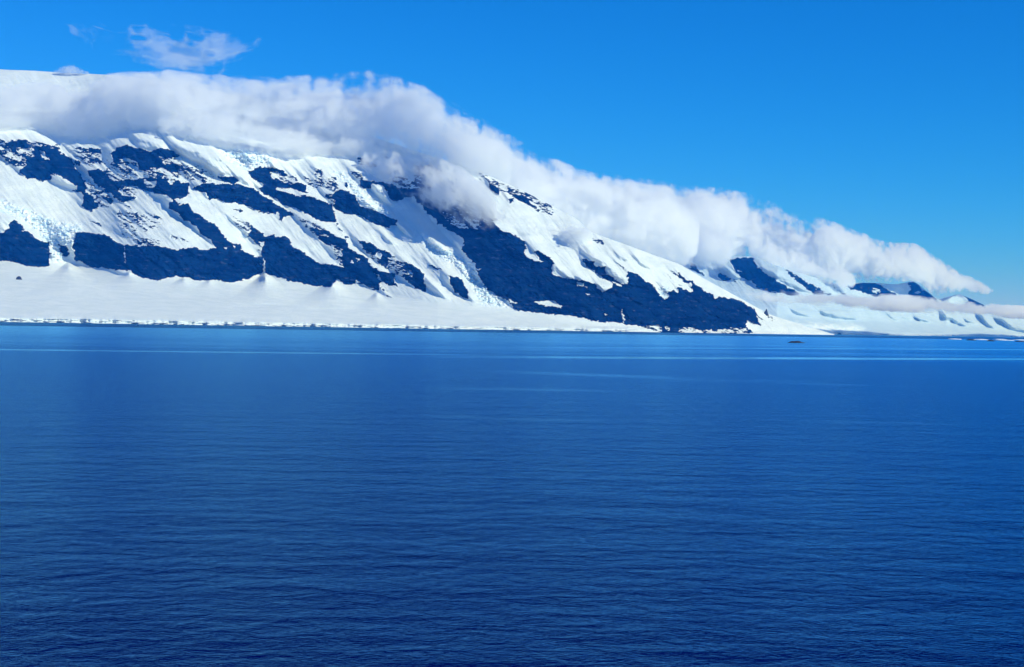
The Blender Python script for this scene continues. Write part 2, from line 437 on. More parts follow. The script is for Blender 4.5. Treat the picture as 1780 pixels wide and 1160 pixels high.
def mountain_material(name, unit, tint=(1, 1, 1)):
    t = NT(name)
    p = t.pos()
    at_r = t.n('Attribute', attribute_name='rock').outputs['Fac']
    at_i = t.n('Attribute', attribute_name='ice').outputs['Fac']
    fine = t.noise(p, 0.045 / unit, 3, 0.6)
    mid = t.noise(p, 0.008 / unit, 4, 0.6)
    rk = t.step(t.math('ADD', at_r, t.math('MULTIPLY', t.math('SUBTRACT', fine, 0.5), 0.35)), 0.44, 0.56)
    rockc = t.mix(mid, (0.0002, 0.003, 0.028), (0.006, 0.032, 0.100))
    strata = t.noise(t.mapping(p, (0.002, 0.002, 0.03)), 1.0 / unit, 3, 0.6)
    rockc = t.mix(t.step(strata, 0.48, 0.62), rockc, (0.0005, 0.006, 0.036))
    gul = t.noise(t.mapping(p, (0.012, 0.004, 0.0016)), 1.0 / unit, 3, 0.6)
    rockc = t.mix(t.math('MULTIPLY', t.step(gul, 0.5, 0.66), .6), rockc, (0.004, 0.026, 0.085))
    dust = t.noise(t.mapping(p, (0.012, 0.012, 0.05)), 1.0 / unit, 4, 0.65)
    rockc = t.mix(t.math('MULTIPLY', t.step(dust, 0.56, 0.80), 0.15), rockc, (0.45, 0.6, 0.75))
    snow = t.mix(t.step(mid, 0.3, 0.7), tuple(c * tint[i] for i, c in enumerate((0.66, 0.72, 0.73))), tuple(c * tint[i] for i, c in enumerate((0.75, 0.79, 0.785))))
    crev = t.noise(t.mapping(p, (1, 1, 2.2)), 0.02 / unit, 4, 0.65)
    icec = t.mix(t.step(crev, 0.42, 0.6), (0.62, 0.78, 0.86), (0.88, 0.90, 0.91))
    snow = t.mix(at_i, snow, icec)
    col = t.mix(rk, snow, rockc)
    b = t.n('BsdfPrincipled')
    t.inp(b.inputs['Base Color'], col)
    b.inputs['Roughness'].default_value = 0.75
    b.inputs['Specular IOR Level'].default_value = 0.0
    h = t.math('MULTIPLY', t.noise(p, 0.03 / unit, 4, 0.6), t.math('ADD', 1.0, t.math('MULTIPLY', rk, 5.0)))
    bump = t.n('Bump')
    bump.inputs['Strength'].default_value = 0.5
    bump.inputs['Distance'].default_value = 5.0 * unit
    t.inp(bump.inputs['Height'], h)
    t.inp(b.inputs['Normal'], bump.outputs[0])
    t.t.links.new(b.outputs[0], t.out.inputs[0])
    return t.m

# ------------------------------------------------------------------ mountains
def terrain(name, maps, amin, amax, nc, nr, shore, ridge, foot, icetop, mat, seed, unit=1.0, cones=(), snow_deg=27,
            rock_deg=66, back=5000, lean=.9, cliff_amp=70.0, apron_deg=6.5):
    a = np.linspace(amin, amax, nc)
    xs0 = 890 + a
    Y0 = lerpx(xs0, shore)
    e0 = -(CAMH + 3) / Y0 * F
    # ridge elevation, solved once so that the skyline passes through the surveyed points
    er = np.zeros(nc)
    for _ in range(3):
        xr, _y = to_xy(a, er)
        er = to_ae(xr, lerpx(xr, ridge))[1]
    skyn = (fbm(a / 45 + 3, a * 0 + seed, seed, 4) - .5) * 3 * 1.0
    er = np.maximum(er + skyn, e0 + 1.0)
    w = np.linspace(0, 1, nr) ** 1.0
    # finer rows at the ice front
    nlow = 26
    frontpx = lerpx(xs0, icetop)                 # ice front height in px
    frontpx = frontpx * (.62 + .76 * fbm(a / 28, a * 0 + 2, seed + 141, 4, .6))
    low = np.linspace(0, 1, nlow)[:, None] * (lerpx(xs0, icetop) + 2.0)[None, :]
    up = np.linspace(0, 1, nr + 1)[1:, None]
    base_up = low[-1][None, :]
    ehi = er - e0
    E = np.concatenate([e0[None, :] + np.minimum(low, ehi * 0.9), e0[None, :] + base_up + up * np.maximum(ehi - base_up, 0.05)[...]], 0)
    NR = E.shape[0]
    Aa = np.broadcast_to(a[None, :], E.shape)
    X, Yp = to_xy(Aa, E)
    # domain warp and rock classification
    wx = (fbm(X / 14, Yp / 10, seed + 11, 4) - .5) * 9
    wy = (fbm(X / 14, Yp / 8, seed + 22, 4) - .5) * 6
    wx = wx + (fbm(X / 4.5, Yp / 3.5, seed + 13, 3, .6) - .5) * 6
    wy = wy + (fbm(X / 5.5, Yp / 3.0, seed + 23, 3, .6) - .5) * 5
    rk = sample(blur(maps['rock'], 0.5, 0.45), X + wx, Yp + wy)
    amp = sample(blur(maps['amp'], 2, 2), X + wx, Yp + wy)
    # streaks run down to the right, beds lie near level
    s1 = fbm((X * .86 - Yp * -.5) / 15, (-X * .5 + Yp * .86) / 3.6, seed + 31, 4, .62)
    s2 = fbm(X / 9, Yp / 2.6, seed + 41, 4, .6)
    s3 = fbm(X / 3.6, Yp / 1.5, seed + 43, 3, .65)
    nz = (0.45 * s1 + 0.3 * s2 + .35 * s3 - .55) * 3.6
    rock = rk + amp * nz
    iceb = sample(blur(maps['ice'], 4, 3), X + wx, Yp + wy)
    # cast of the land: steep rock and ice walls, easier snow
    yf = lerpx(X, foot)
    below = np.clip((Yp - yf), 0, None)
    apr = np.where(Yp > yf, apron_deg + (snow_deg - 3 - apron_deg) * np.exp(-below / 9.0), snow_deg)
    wl = sample(blur(maps['wall'], 1.2, 1.2), X + wx * .6, Yp + wy * .6)
    rr = smooth(rock * 1.6 - .3)
    topf = smooth((ehi[None, :] + e0[None, :] - E) / 30.0)
    ang = apr * (1 - rr) + rock_deg * rr
    ang = ang * (1 - wl) + 80 * wl
    ang = ang * topf + np.minimum(ang, 19) * (1 - topf)
    front = (E - e0[None, :]) < frontpx[None, :]
    ang = np.maximum(ang, np.degrees(np.arctan((E + 25) / F)) + 3.0)
    g = 1.0 / np.maximum(F * np.tan(np.radians(ang)) - E, 12.0)      # d(lnY)/de
    gs = blur(g, 45, 3)
    above = np.clip(E - e0[None, :] - lerpx(xs0, icetop)[None, :], 0, 1)
    gs = gs * smooth(above) + 0.00002
    dE = np.diff(E, axis=0)
    lnY = np.log(Y0)[None, :] + np.concatenate([np.zeros((1, nc)), np.cumsum(.5 * (gs[1:] + gs[:-1]) * dE, 0)], 0)
    res = (blur(g, 1.6, 0.8) - gs)
    res *= above
    L = np.zeros_like(E)
    for k in range(1, NR):
        prev = np.interp(a + 1.15 * dE[k - 1], a, L[k - 1])     # relief runs down to the right
        L[k] = prev * np.exp(-dE[k - 1] / 20.0) + res[k] * dE[k - 1]
    T2 = np.zeros_like(E)                       # walls lean to the left, away from the morning sun
    da = a[1] - a[0]
    for j in range(1, nc):
        T2[:, j] = T2[:, j - 1] * np.exp(-da / 14.0) - wl[:, j] * lean * da
    Y = np.exp(lnY) * (1 + L + blur(T2, 1, 2) / F)
    pxm = Y / F
    relief = np.zeros_like(E)
    up_ = smooth((E - e0[None, :] - frontpx[None, :]) / 6.0)
    diag = (X * .80 - Yp * .6 * -1)
    n1 = fbm((X * .62 - Yp * .78 * 1.0) / 26, (X * .5 + Yp * .86) / 60, seed + 51, 5, .55, True) - .5
    n2 = fbm(X / 10, Yp / 9, seed + 61, 4, .6) - .5
    relief += rr * (n1 * 17 + n2 * 10)
    rr = blur(rr, 1.0, 1.0)
    relief += (Yp > yf) * 22 * (fbm(X / 130 + 5, Yp / 26, seed + 76, 4, .5) - .5) * smooth((Yp - yf) / 25)
    relief += (1 - rr) * ((fbm((X * .77 - Yp * .64) / 4, (X * .64 + Yp * .77) / 34, seed + 83, 4, .6) - .5) * 3.8 * smooth((yf - Yp + 4) / 12)
                          + (fbm((X * .77 - Yp * .64) / 16, (X * .64 + Yp * .77) / 70, seed + 84, 4, .6) - .5) * 9 * smooth((yf - Yp + 4) / 12))
    relief += (1 - rr) * ((fbm(X / 60, Yp / 22, seed + 71, 4, .45) - .5) * 16 * smooth((yf - Yp + 10) / 40)
                          + (fbm((X * .6 - Yp * .8) / 7, (X * .5 + Yp * .8) / 60, seed + 81, 3) - .5) * 1.3 * smooth((yf - Yp + 4) / 12)
                          + (fbm(X / 90, Yp / 14, seed + 75, 4, .5) - .5) * 5)
    relief += iceb * ((fbm(X / 6, Yp / 3.2, seed + 91, 4, .65, True) - .5) * 17)
    for cx, cy, cw, ch, cm in cones:             # avalanche cones under the cliffs
        hgt = np.clip((Yp - cy) / ch, 0, 1)
        wid = cw * (hgt + .03)
        rad = np.clip(1 - np.abs(X - cx) / np.maximum(wid, 1e-3), 0, 1)
        fl = (Yp > cy - 2) * smooth(rad) * (1 - hgt) ** .6 * smooth(hgt * 6)
        relief -= fl * cm * 4.0 * (1 + .12 * (fbm(X / 9, Yp / 20, seed + 5, 3) - .5))
    Y = Y + relief * pxm * up_
    # broken ice front: blocks and bays
    big = fbm(X / 75, X * 0 + 5, seed + 131, 3, .6)
    blk = big * 1.2 + fbm(X / 17, X * 0 + 3, seed + 101, 3, .5)
    blk2 = np.floor(fbm(X / 7, X * 0 + 7, seed + 111, 2) * 7) / 7
    ledge = (fbm(X / 13, Yp / 2.2, seed + 121, 3) - .5) * 2.6
    Y = Y - (1 - up_) * (blk * cliff_amp + blk2 * cliff_amp * .22 + big * 110 - cliff_amp - 40 + ledge * 14) * unit
    Zv = CAMH + E / F * Y
    Xv = Aa / F * Y
    # far side of the range
    nb = 10
    k = np.linspace(0, 1, nb + 1)[1:, None]
    Yb = Y[-1][None, :] + k * back
    Zb = Zv[-1][None, :] * (1 - k ** 1.3) - 30 * k
    Xb = Xv[-1][None, :] + 0 * k
    Xv = np.concatenate([Xv, Xb]); Zv = np.concatenate([Zv, Zb]); Ya = np.concatenate([Y, Yb])
    pad = lambda q: np.concatenate([q, np.repeat(q[-1:], nb, 0)])
    co = np.stack([Xv, Ya, Zv], -1).reshape(-1, 3)
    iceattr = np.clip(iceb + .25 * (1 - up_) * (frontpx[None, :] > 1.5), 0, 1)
    rock_shade_attr = rock if unit > 1 else np.where((1 - up_) * (frontpx[None, :] > 1.5) > .5, 0, rock)  # far ice front keeps the rock tone as painted shade
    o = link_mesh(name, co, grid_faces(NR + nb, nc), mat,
                  attrs={'rock': pad(np.clip(rock_shade_attr, 0, 1)), 'ice': pad(iceattr)})
    tag(o, kind='structure')
    def Yat(x, y):
        aa, ee = to_ae(x, y)
        c = int(round((aa - amin) / (amax - amin) * (nc - 1)))
        c = min(max(c, 0), nc - 1)
        return float(np.interp(ee, E[:, c], Y[:, c]))
    return o, Yat

SHORE = [(-400, 7400), (0, 8000), (400, 8800), (760, 9800), (1100, 11200), (1350, 12600), (1500, 13500)]
RIDGE = [(-400, 108), (0, 121), (130, 128), (230, 134), (450, 172), (650, 238), (840, 302), (900, 328), (960, 358), (1000, 379),
         (1030, 405), (1060, 415), (1180, 459), (1230, 487), (1290, 520), (1340, 548), (1400, 568), (1450, 582), (1500, 590)]
FOOT = [(-400, 445), (0, 455), (90, 464), (130, 455), (160, 462), (240, 482), (400, 487), (460, 478), (500, 490), (580, 497), (650, 503), (740, 522), (800, 530),
        (900, 542), (1110, 574), (1180, 582), (1300, 583), (1330, 575), (1500, 590)]
ICET = [(-400, 8), (0, 7.6), (400, 7), (760, 5.8), (1100, 4.2), (1128, 3.0), (1140, .2), (1500, .1)]
mat_near = mountain_material("snow_and_dark_rock", 1.0)
near_o, near_Y = terrain("near_mountain", M, -1190, 560, 1650, 520, SHORE, RIDGE, FOOT, ICET, mat_near, 3,
    cones=[(461, 474, 75, 55, 22), (578, 487, 85, 50, 18), (120, 455, 90, 65, 14), (225, 470, 50, 30, 6), (320, 482, 60, 30, 6), (365, 485, 50, 28, 5), (655, 508, 50, 35, 8)])
FSHORE = [(1050, 14500), (1350, 15200), (1500, 18000), (1780, 25000), (2100, 30000)]
FRIDGE = [(1050, 440), (1200, 452), (1265, 446), (1310, 446), (1350, 462), (1400, 478), (1450, 492), (1500, 492), (1560, 494), (1586, 489), (1596, 495),
          (1625, 518), (1645, 528), (1655, 516), (1668, 511), (1690, 520), (1712, 531), (1740, 535), (1780, 546), (1900, 562), (2100, 575)]
FFOOT = [(1050, 530), (1350, 545), (1500, 548), (1600, 550), (1700, 562), (1780, 574), (2100, 580)]
FICET = [(1050, 6), (1330, 8), (1400, 9), (1440, 6.5), (1490, 3), (1600, 2.0), (1780, 2.2), (2100, 2)]
mat_far = mountain_material("far_snow_and_rock", 2.0, (.64, .76, .90))  # far snow bluer and darker: distance haze put into its colour
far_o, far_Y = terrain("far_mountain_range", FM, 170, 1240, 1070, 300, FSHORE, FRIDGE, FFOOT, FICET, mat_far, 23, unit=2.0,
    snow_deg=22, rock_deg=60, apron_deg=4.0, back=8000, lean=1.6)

# ------------------------------------------------------------------ sea
def water_material():
    t = NT("sea_water")
    p = t.pos()
    sep = t.n('SeparateXYZ')
    t.inp(sep.inputs[0], p)
    X, Y = sep.outputs[0], sep.outputs[1]
    # wind lanes and slicks lie across the bay in the world's own plan
    lane = t.noise(t.mapping(p, (0.00022, 0.0022, 1), loc=(3.1, 1.7, 0)), 1.0, 4, 0.6)
    lane2 = t.noise(t.mapping(p, (0.0006, 0.010, 1), loc=(9.1, 4.7, 0)), 1.0, 3, 0.6)
    def band(a0, b0, half, x0=None, x1=None, fade=150.0):
        wob = t.math('MULTIPLY', t.math('SUBTRACT', t.noise(t.mapping(p, (0.004, 0.0, 0.0)), 1.0, 3), .5), half * 1.6)
        d = t.math('ABSOLUTE', t.math('SUBTRACT', Y, t.math('ADD', t.math('MULTIPLY_ADD', X, b0, a0), wob)))
        m = t.math('SUBTRACT', 1.0, t.step(d, half * .35, half * 1.2))
        if x0 is not None:
            m = t.math('MULTIPLY', m, t.step(X, x0 - fade, x0 + fade))
        if x1 is not None:
            m = t.math('MULTIPLY', m, t.math('SUBTRACT', 1.0, t.step(X, x1 - fade, x1 + fade)))
        return m
    slick = None
    for args in BANDS:
        m = band(*args[:-1])
        m = t.math('MULTIPLY', m, args[-1])
        slick = m if slick is None else t.math('MAXIMUM', slick, m)
    shore_line = t.math('MULTIPLY_ADD', X, 0.85, 5224.0)
    inner = t.step(t.math('SUBTRACT', Y, shore_line), -350.0, 50.0)        # catspaws along the ice front
    open_ = t.math('MULTIPLY', t.step(Y, 900.0, 2200.0), 0.35)
    calm = t.math('ADD', slick, t.math('MULTIPLY', t.step(lane, 0.5, 0.75), 0.4))
    calm = t.math('ADD', calm, open_)
    calm = t.math('MULTIPLY', calm, t.math('SUBTRACT', 1.0, inner), clamp=True)
    # waves
    w1 = t.noise(t.mapping(p, (0.32, 0.38, 1), rot=(0, 0, R(-14))), 1.0, 3, 0.55, 0.4)
    w2 = t.noise(t.mapping(p, (2.3, 2.9, 1), rot=(0, 0, R(9))), 1.0, 4, 0.62, 0.3)
    w3 = t.noise(t.mapping(p, (0.035, 0.09, 1), rot=(0, 0, R(-20))), 1.0, 2, 0.5)
    h = t.math('ADD', t.math('MULTIPLY', w1, 0.38), t.math('MULTIPLY', w2, 0.12))
    h = t.math('ADD', h, t.math('MULTIPLY', w3, 0.7))
    h = t.math('MULTIPLY', h, t.math('ADD', t.math('SUBTRACT', 0.85, t.math('MULTIPLY', calm, 0.68)), t.math('MULTIPLY', inner, 0.6)))
    bump = t.n('Bump')
    bump.inputs['Strength'].default_value = 1.0
    bump.inputs['Distance'].default_value = 1.0
    t.inp(bump.inputs['Height'], h)
    body = t.n('BsdfDiffuse')
    body.inputs['Color'].default_value = (0.0, 0.002, 0.080, 1)
    gl = t.n('BsdfGlossy')
    gl.inputs['Color'].default_value = (0.22, 0.68, 1.0, 1)
    t.inp(gl.inputs['Roughness'], t.math('SUBTRACT', 0.24, t.math('MULTIPLY', calm, 0.14)))
    fr = t.n('Fresnel')
    fr.inputs['IOR'].default_value = 1.333
    for nd in (body, gl, fr):
        t.inp(nd.inputs['Normal'], bump.outputs[0])
    mx = t.n('MixShader')
    t.inp(mx.inputs[0], t.math('MULTIPLY', t.math('MULTIPLY', t.step(fr.outputs[0], .48, .70), 1.12), t.math('MULTIPLY', t.math('MULTIPLY_ADD', calm, 0.15, 1.0), t.math('MULTIPLY_ADD', inner, -0.45, 1.0))))
    t.t.links.new(body.outputs[0], mx.inputs[1])
    t.t.links.new(gl.outputs[0], mx.inputs[2])
    t.t.links.new(mx.outputs[0], t.out.inputs[0])
    return t.m
def line_band(x0, y0, x1, y1, halfpx, xa, xb, k):
    def pt(x, y):
        a, e = to_ae(x, y)
        Y = -CAMH * F / e
        return a / F * Y, Y
    (Xa, Ya), (Xb, Yb) = pt(x0, y0), pt(x1, y1)
    s = (Yb - Ya) / (Xb - Xa)
    mid = .5 * (Ya + Yb)
    half = halfpx * mid * mid / (CAMH * F)
    return (Ya - s * Xa, s, half, pt(xa, y0 + (y1 - y0) * (xa - x0) / (x1 - x0))[0], pt(xb, y0 + (y1 - y0) * (xb - x0) / (x1 - x0))[0], .08 * mid, k)
BANDS = [line_band(0, 608, 900, 618, 1.3, -400, 760, .8), line_band(700, 620, 1780, 625, 1.9, 900, 2200, 1.0),
         line_band(900, 604, 1780, 608, .8, 950, 2100, .5),
         line_band(980, 650, 1090, 654, 3.0, 990, 1090, .7), line_band(850, 676, 980, 678, 2.5, 860, 970, .6),
         line_band(840, 726, 930, 729, 3.5, 840, 920, .45), line_band(1400, 667, 1480, 669, 1.5, 1410, 1480, .5),
         line_band(1250, 662, 1330, 662, 1.2, 1250, 1330, .4), line_band(1480, 733, 1560, 735, 2.2, 1490, 1560, .4)]
wm = water_material()
ys = np.concatenate([[-3000, -500, 0], np.geomspace(30, 70000, 60)])
xs = np.linspace(-1, 1, 41)
gx = np.outer(np.clip(np.abs(ys) * 0.0 + 60000, 0, 60000), xs)
gy = np.repeat(ys[:, None], 41, 1)
co = np.stack([gx, gy, gx * 0], -1).reshape(-1, 3)
sea = link_mesh("water", co, grid_faces(len(ys), 41), wm)
tag(sea, kind='structure')

# ------------------------------------------------------------------ rocks and floes
def lumpy(name, cx, cy, px_w, px_h, Y, mat, seed, depth=1.0, profile=None, nseg=28, nring=12, base_z=None):
    """a closed rough block standing on the ground: plan ellipse, height given by profile along its length"""
    p = at(cx, cy, Y)
    w, h = px_w * Y / F / 2, px_h * Y / F
    rs = np.random.RandomState(seed)
    U, V = np.meshgrid(np.linspace(0, 2 * np.pi, nseg, endpoint=False), np.linspace(0, 1, nring))
    r = np.sqrt(np.clip(1 - V ** 2.2, 0, 1))
    r[-1] = 0.02
    jit = 1 + (fbm(np.cos(U) * 2 + 5, np.sin(U) * 2 + V * 3 + 5, seed, 4, .6) - .5) * .7
    lx = np.cos(U) * r * jit
    ly = np.sin(U) * r * jit * depth
    pf = np.interp(lx, *zip(*profile)) if profile else 1.0
    lz = V * pf * (1 + (fbm(lx * 4 + 9, ly * 4 + 9, seed + 7, 4) - .5) * .3)
    co = np.stack([lx * w, ly * w, lz * h - h * .08], -1).reshape(-1, 3)
    f = []
    for i in range(nring - 1):
        for j in range(nseg):
            f.append((i * nseg + j, i * nseg + (j + 1) % nseg, (i + 1) * nseg + (j + 1) % nseg, (i + 1) * nseg + j))
    o = link_mesh(name, co, f, mat)
    bm_top = [(nring - 1) * nseg + j for j in range(nseg)]
    o.location = (p.x, p.y, p.z if base_z is None else base_z)
    return o
def rock_material(name, c1, c2, sc_):
    t = NT(name)
    p = t.pos()
    n = t.noise(p, sc_, 5, .65)
    b = t.n('BsdfPrincipled')
    t.inp(b.inputs['Base Color'], t.mix(t.step(n, .35, .65), c1, c2))
    b.inputs['Roughness'].default_value = .8
    bu = t.n('Bump')
    bu.inputs['Distance'].default_value = .3 / sc_ * .2
    t.inp(bu.inputs['Height'], n)
    t.inp(b.inputs['Normal'], bu.outputs[0])
    t.t.links.new(b.outputs[0], t.out.inputs[0])
    return t.m
dark = rock_material("dark_rock", (0.008, 0.014, 0.026), (0.025, 0.036, 0.055), 0.08)
floe = rock_material("floe_ice", (0.70, 0.80, 0.86), (0.86, 0.89, 0.91), 0.06)
def sea_Y(x, y):
    return -CAMH * F / to_ae(x, y)[1]
Yb_ = sea_Y(1385, 596.3)
o = lumpy("rock_islet", 1385, 596.3, 29, 4.6, Yb_, dark, 5, depth=.25, base_z=0, nseg=60, nring=14,
    profile=[(-1, .65), (-.75, .75), (-.6, 1.0), (-.5, .85), (-.3, .62), (-.05, .62), (0, .98), (.06, .62), (.3, .6), (.36, .8), (.45, .55), (.7, .42), (1, .3)])
tag(o, "long low dark islet alone on the open water off the glacier front", "islet")
Yr = near_Y(33, 486)
o = lumpy("boulder", 33, 489, 11, 9, Yr, dark, 8, depth=.8)
tag(o, "small dark rock poking out of the white snow apron at far left", "rock")
Yr = near_Y(1332, 546)
o = lumpy("rock_pinnacle", 1331, 548, 9, 13, Yr - 20, dark, 9, depth=.7, profile=[(-1, .4), (-.3, .6), (.2, 1.0), (.6, .85), (1, .5)])
tag(o, "pointed dark rock tooth standing on the snow ridge above the glacier", "rock")
Yr = near_Y(416, 426)
for i, (x, y, w, h, m, lab) in enumerate([
    (1688, 592.0, 16, 2.4, dark, "dark low floe nearest the middle of the right hand ice line"),
    (1722, 593.4, 14, 2.6, dark, "dark low floe between the two other dark floes near right edge"),
    (1772, 594.6, 16, 2.0, dark, "dark low floe cut by the right edge of the photo")]):
    o = lumpy("ice_floe", x, y, w, h, sea_Y(x, y), m, 30 + i, depth=.4, base_z=0)
    tag(o, lab, "ice floe", "dark floes near the far right shore")
for i, (x, y, w, h) in enumerate([(1660, 590.3, 26, 1.6), (1705, 591.2, 30, 1.8), (1745, 592.2, 34, 1.7), (1790, 593.2, 40, 1.8), (1738, 590.6, 24, 1.4), (1775, 591.4, 30, 1.4)]):
    o = lumpy("ice_floe", x, y, w, h, sea_Y(x, y), floe, 50 + i, depth=.5, base_z=0)
    tag(o, ["pale ice floe at the left end of the right hand floe line", "pale ice floe just right of the first dark floe",
            "broad pale ice floe between the dark floes at right", "pale ice floe running off the right edge",
            "thin pale ice floe close under the far ice front", "thin pale ice floe close under the far ice front, nearest the right edge"][i],
        "ice floe", "pale floes near the far right shore")

# ------------------------------------------------------------------ clouds
def lattice3(shape, cells, rs):
    """smooth 3-D noise on a regular block: a random lattice spread by three 1-D weight tables"""
    W = []
    for n, c in zip(shape, cells):
        q = np.linspace(0, c, n) + rs.rand()
        i = np.floor(q).astype(int)
        f = q - i
        f = f * f * f * (f * (f * 6 - 15) + 10)
        w = np.zeros((n, int(np.ceil(c)) + 3), np.float32)
        w[np.arange(n), i] = 1 - f
        w[np.arange(n), i + 1] += f
        W.append(w)
    T = rs.rand(W[0].shape[1], W[1].shape[1], W[2].shape[1]).astype(np.float32)
    T = np.tensordot(W[0], T, (1, 0))
    T = np.einsum('yb,xbc->xyc', W[1], T, optimize=True)
    return np.einsum('zc,xyc->xyz', W[2], T, optimize=True)
def surface_nets(f):
    """closed quads round f > 0 (f negative on the block's faces)"""
    s_ = f > 0
    nx, ny, nz = f.shape
    C = np.zeros((nx - 1, ny - 1, nz - 1, 3), np.float32)
    N = np.zeros((nx - 1, ny - 1, nz - 1), np.float32)
    for ax in range(3):
        sl0 = [slice(None)] * 3; sl1 = [slice(None)] * 3
        sl0[ax] = slice(0, -1); sl1[ax] = slice(1, None)
        a0, a1 = f[tuple(sl0)], f[tuple(sl1)]
        cr = s_[tuple(sl0)] != s_[tuple(sl1)]
        t_ = np.where(cr, a0 / np.where(cr, a0 - a1, 1), 0).astype(np.float32)
        o1, o2 = [k for k in range(3) if k != ax]
        for i in (0, 1):
            for j in (0, 1):
                q = [slice(None)] * 3
                q[o1] = slice(i, i + f.shape[o1] - 1); q[o2] = slice(j, j + f.shape[o2] - 1)
                c_ = cr[tuple(q)]
                C[..., ax] += t_[tuple(q)] * c_
                C[..., o1] += i * c_
                C[..., o2] += j * c_
                N += c_
    act = N > 0
    idx = np.full(N.shape, -1, np.int64)
    idx[act] = np.arange(act.sum())
    V = C[act] / N[act][:, None] + np.argwhere(act)
    Q = []
    for ax in range(3):
        o1, o2 = [k for k in range(3) if k != ax]
        sl0 = [slice(1, -1)] * 3; sl1 = [slice(1, -1)] * 3
        sl0[ax] = slice(0, -1); sl1[ax] = slice(1, None)
        s0, s1 = s_[tuple(sl0)], s_[tuple(sl1)]
        p = np.argwhere(s0 != s1)
        up_ = s0[s0 != s1]
        base = p.copy(); base[:, o1] += 1; base[:, o2] += 1
        def g(i, j):
            c_ = base.copy(); c_[:, o1] += i - 1; c_[:, o2] += j - 1
            return idx[c_[:, 0], c_[:, 1], c_[:, 2]]
        q = np.stack([g(0, 0), g(1, 0), g(1, 1), g(0, 1)], 1)
        flip = up_ if ax != 1 else ~up_
        q[~flip] = q[~flip][:, ::-1]
        Q.append(q)
    return V, np.concatenate(Q)
def vapour(name, rho):
    t = NT(name)
    pv = t.n('VolumePrincipled')
    pv.inputs['Color'].default_value = (1, 1, 1, 1)
    pv.inputs['Absorption Color'].default_value = (1, 1, 1, 1)
    pv.inputs['Anisotropy'].default_value = 0.0
    pv.inputs['Density'].default_value = rho
    t.t.links.new(pv.outputs[0], t.out.inputs['Volume'])
    return t.m
def cloud(name, label, pts, depth, rho=(.0008, .003, .007), lev=(-.14, .06, .24), size=420.0, k=.75, vox=16.0, stretch=(1, 1, 1), octv=4, gain=.6,
          billow=.5, bias=.12, group=None, seed=0, thin=1.0, fine=.5):
    """pts: (x, ytop, ybottom, distance). Three nested closed skins of vapour, each denser than the one round it."""
    P = []
    for x, yt, yb, Y in pts:
        c = at(x, .5 * (yt + yb), Y)
        P.append((c.x, c.y, c.z, .5 * (yb - yt) * Y / F))
    P = np.array(P)
    x0, x1 = P[0, 0], P[-1, 0]
    rmax = P[:, 3].max()
    ext = 1.5
    nx = int((x1 - x0) / vox) + 3
    gxx = np.linspace(x0, x1, nx)
    def prof(c_):
        v = np.interp(gxx, P[:, 0], P[:, c_])
        m = max(3, int(nx * .025)); kk = np.hanning(m * 2 + 1); kk /= kk.sum()
        return np.convolve(np.pad(v, m, mode='edge'), kk, mode='valid')
    yc, zc, rz = prof(1), prof(2), prof(3)
    ny, nz = int(2 * ext * rmax * depth / (vox * 1.25)) + 3, int(2 * ext * rmax / vox) + 3
    yo, zo = np.linspace(-ext, ext, ny) * rmax * depth, np.linspace(-ext, ext, nz) * rmax
    d = np.sqrt((zo[None, None, :] / rz[:, None, None]) ** 2 + (yo[None, :, None] / (rz[:, None, None] * depth)) ** 2).astype(np.float32)
    rs = np.random.RandomState(seed + 100)
    L = (x1 - x0, 2 * ext * rmax * depth, 2 * ext * rmax)
    n, tot, amp, cell = 0, 0, 1.0, size
    for o_ in range(octv):
        w = lattice3((nx, ny, nz), [max(.5, l / cell * s_) for l, s_ in zip(L, stretch)], rs)
        if o_ > 0:
            w = (1 - billow) * w + billow * (0.25 + np.abs(2 * w - 1) * 1.05 * .6 + .0)
        n = n + w * amp
        tot += amp
        amp *= gain
        cell *= .5
        if cell < vox * 1.6:
            break
    n /= tot
    n = (n - n.mean()) / max(n.std(), 1e-3) * .13
    hi, amp, cell = 0, 1.0, size / 4.5
    while cell > vox * 1.7:
        w = lattice3((nx, ny, nz), [max(.5, l / cell * s_) for l, s_ in zip(L, stretch)], rs)
        hi = hi + (1 - np.abs(2 * w - 1)) * amp if billow < .35 else hi + np.abs(2 * w - 1) * amp
        amp *= .56
        cell *= .55
    hi = (hi - hi.mean()) / max(hi.std(), 1e-3) * .13
    n = n + hi * fine
    u = (gxx - x0) / (x1 - x0)
    ends = smooth(u / .05) * smooth((1 - u) / .05)
    fld = (1 - d) * 1.0 + n * 2 * k - bias - .0 - (1 - ends)[:, None, None] * 1.3
    fld -= smooth((d - 1.15) / .3) * 2
    fld[0], fld[-1], fld[:, 0], fld[:, -1], fld[:, :, 0], fld[:, :, -1] = (-1,) * 6
    vs_, fs_, mi, off = [], [], [], 0
    for li, lv in enumerate(lev):
        V, Q = surface_nets(fld - lv)
        if not len(Q):
            continue
        X = np.interp(V[:, 0], np.arange(nx), gxx)
        yy_ = np.interp(V[:, 1], np.arange(ny), yo) + np.interp(X, gxx, yc)
        zz_ = np.interp(V[:, 2], np.arange(nz), zo) + np.interp(X, gxx, zc)
        vs_.append(np.stack([X, yy_, np.maximum(zz_, 20 + 5 * li)], 1)); fs_.append(Q + off); mi.append(np.full(len(Q), len(vs_) - 1)); off += len(V)
    o = link_mesh(name, np.concatenate(vs_), np.concatenate(fs_), vapour(name + "_veil", rho[0] * thin), smooth_=False)
    for li, nm in ((1, "_body"), (2, "_heart")):
        if li < len(vs_):
            o.data.materials.append(vapour(name + nm, rho[li] * thin))
    o.data.polygons.foreach_set("material_index", np.concatenate(mi).astype(np.int32))
    tag(o, label, "cloud", group)
    print(name, len(o.data.polygons))
    return o

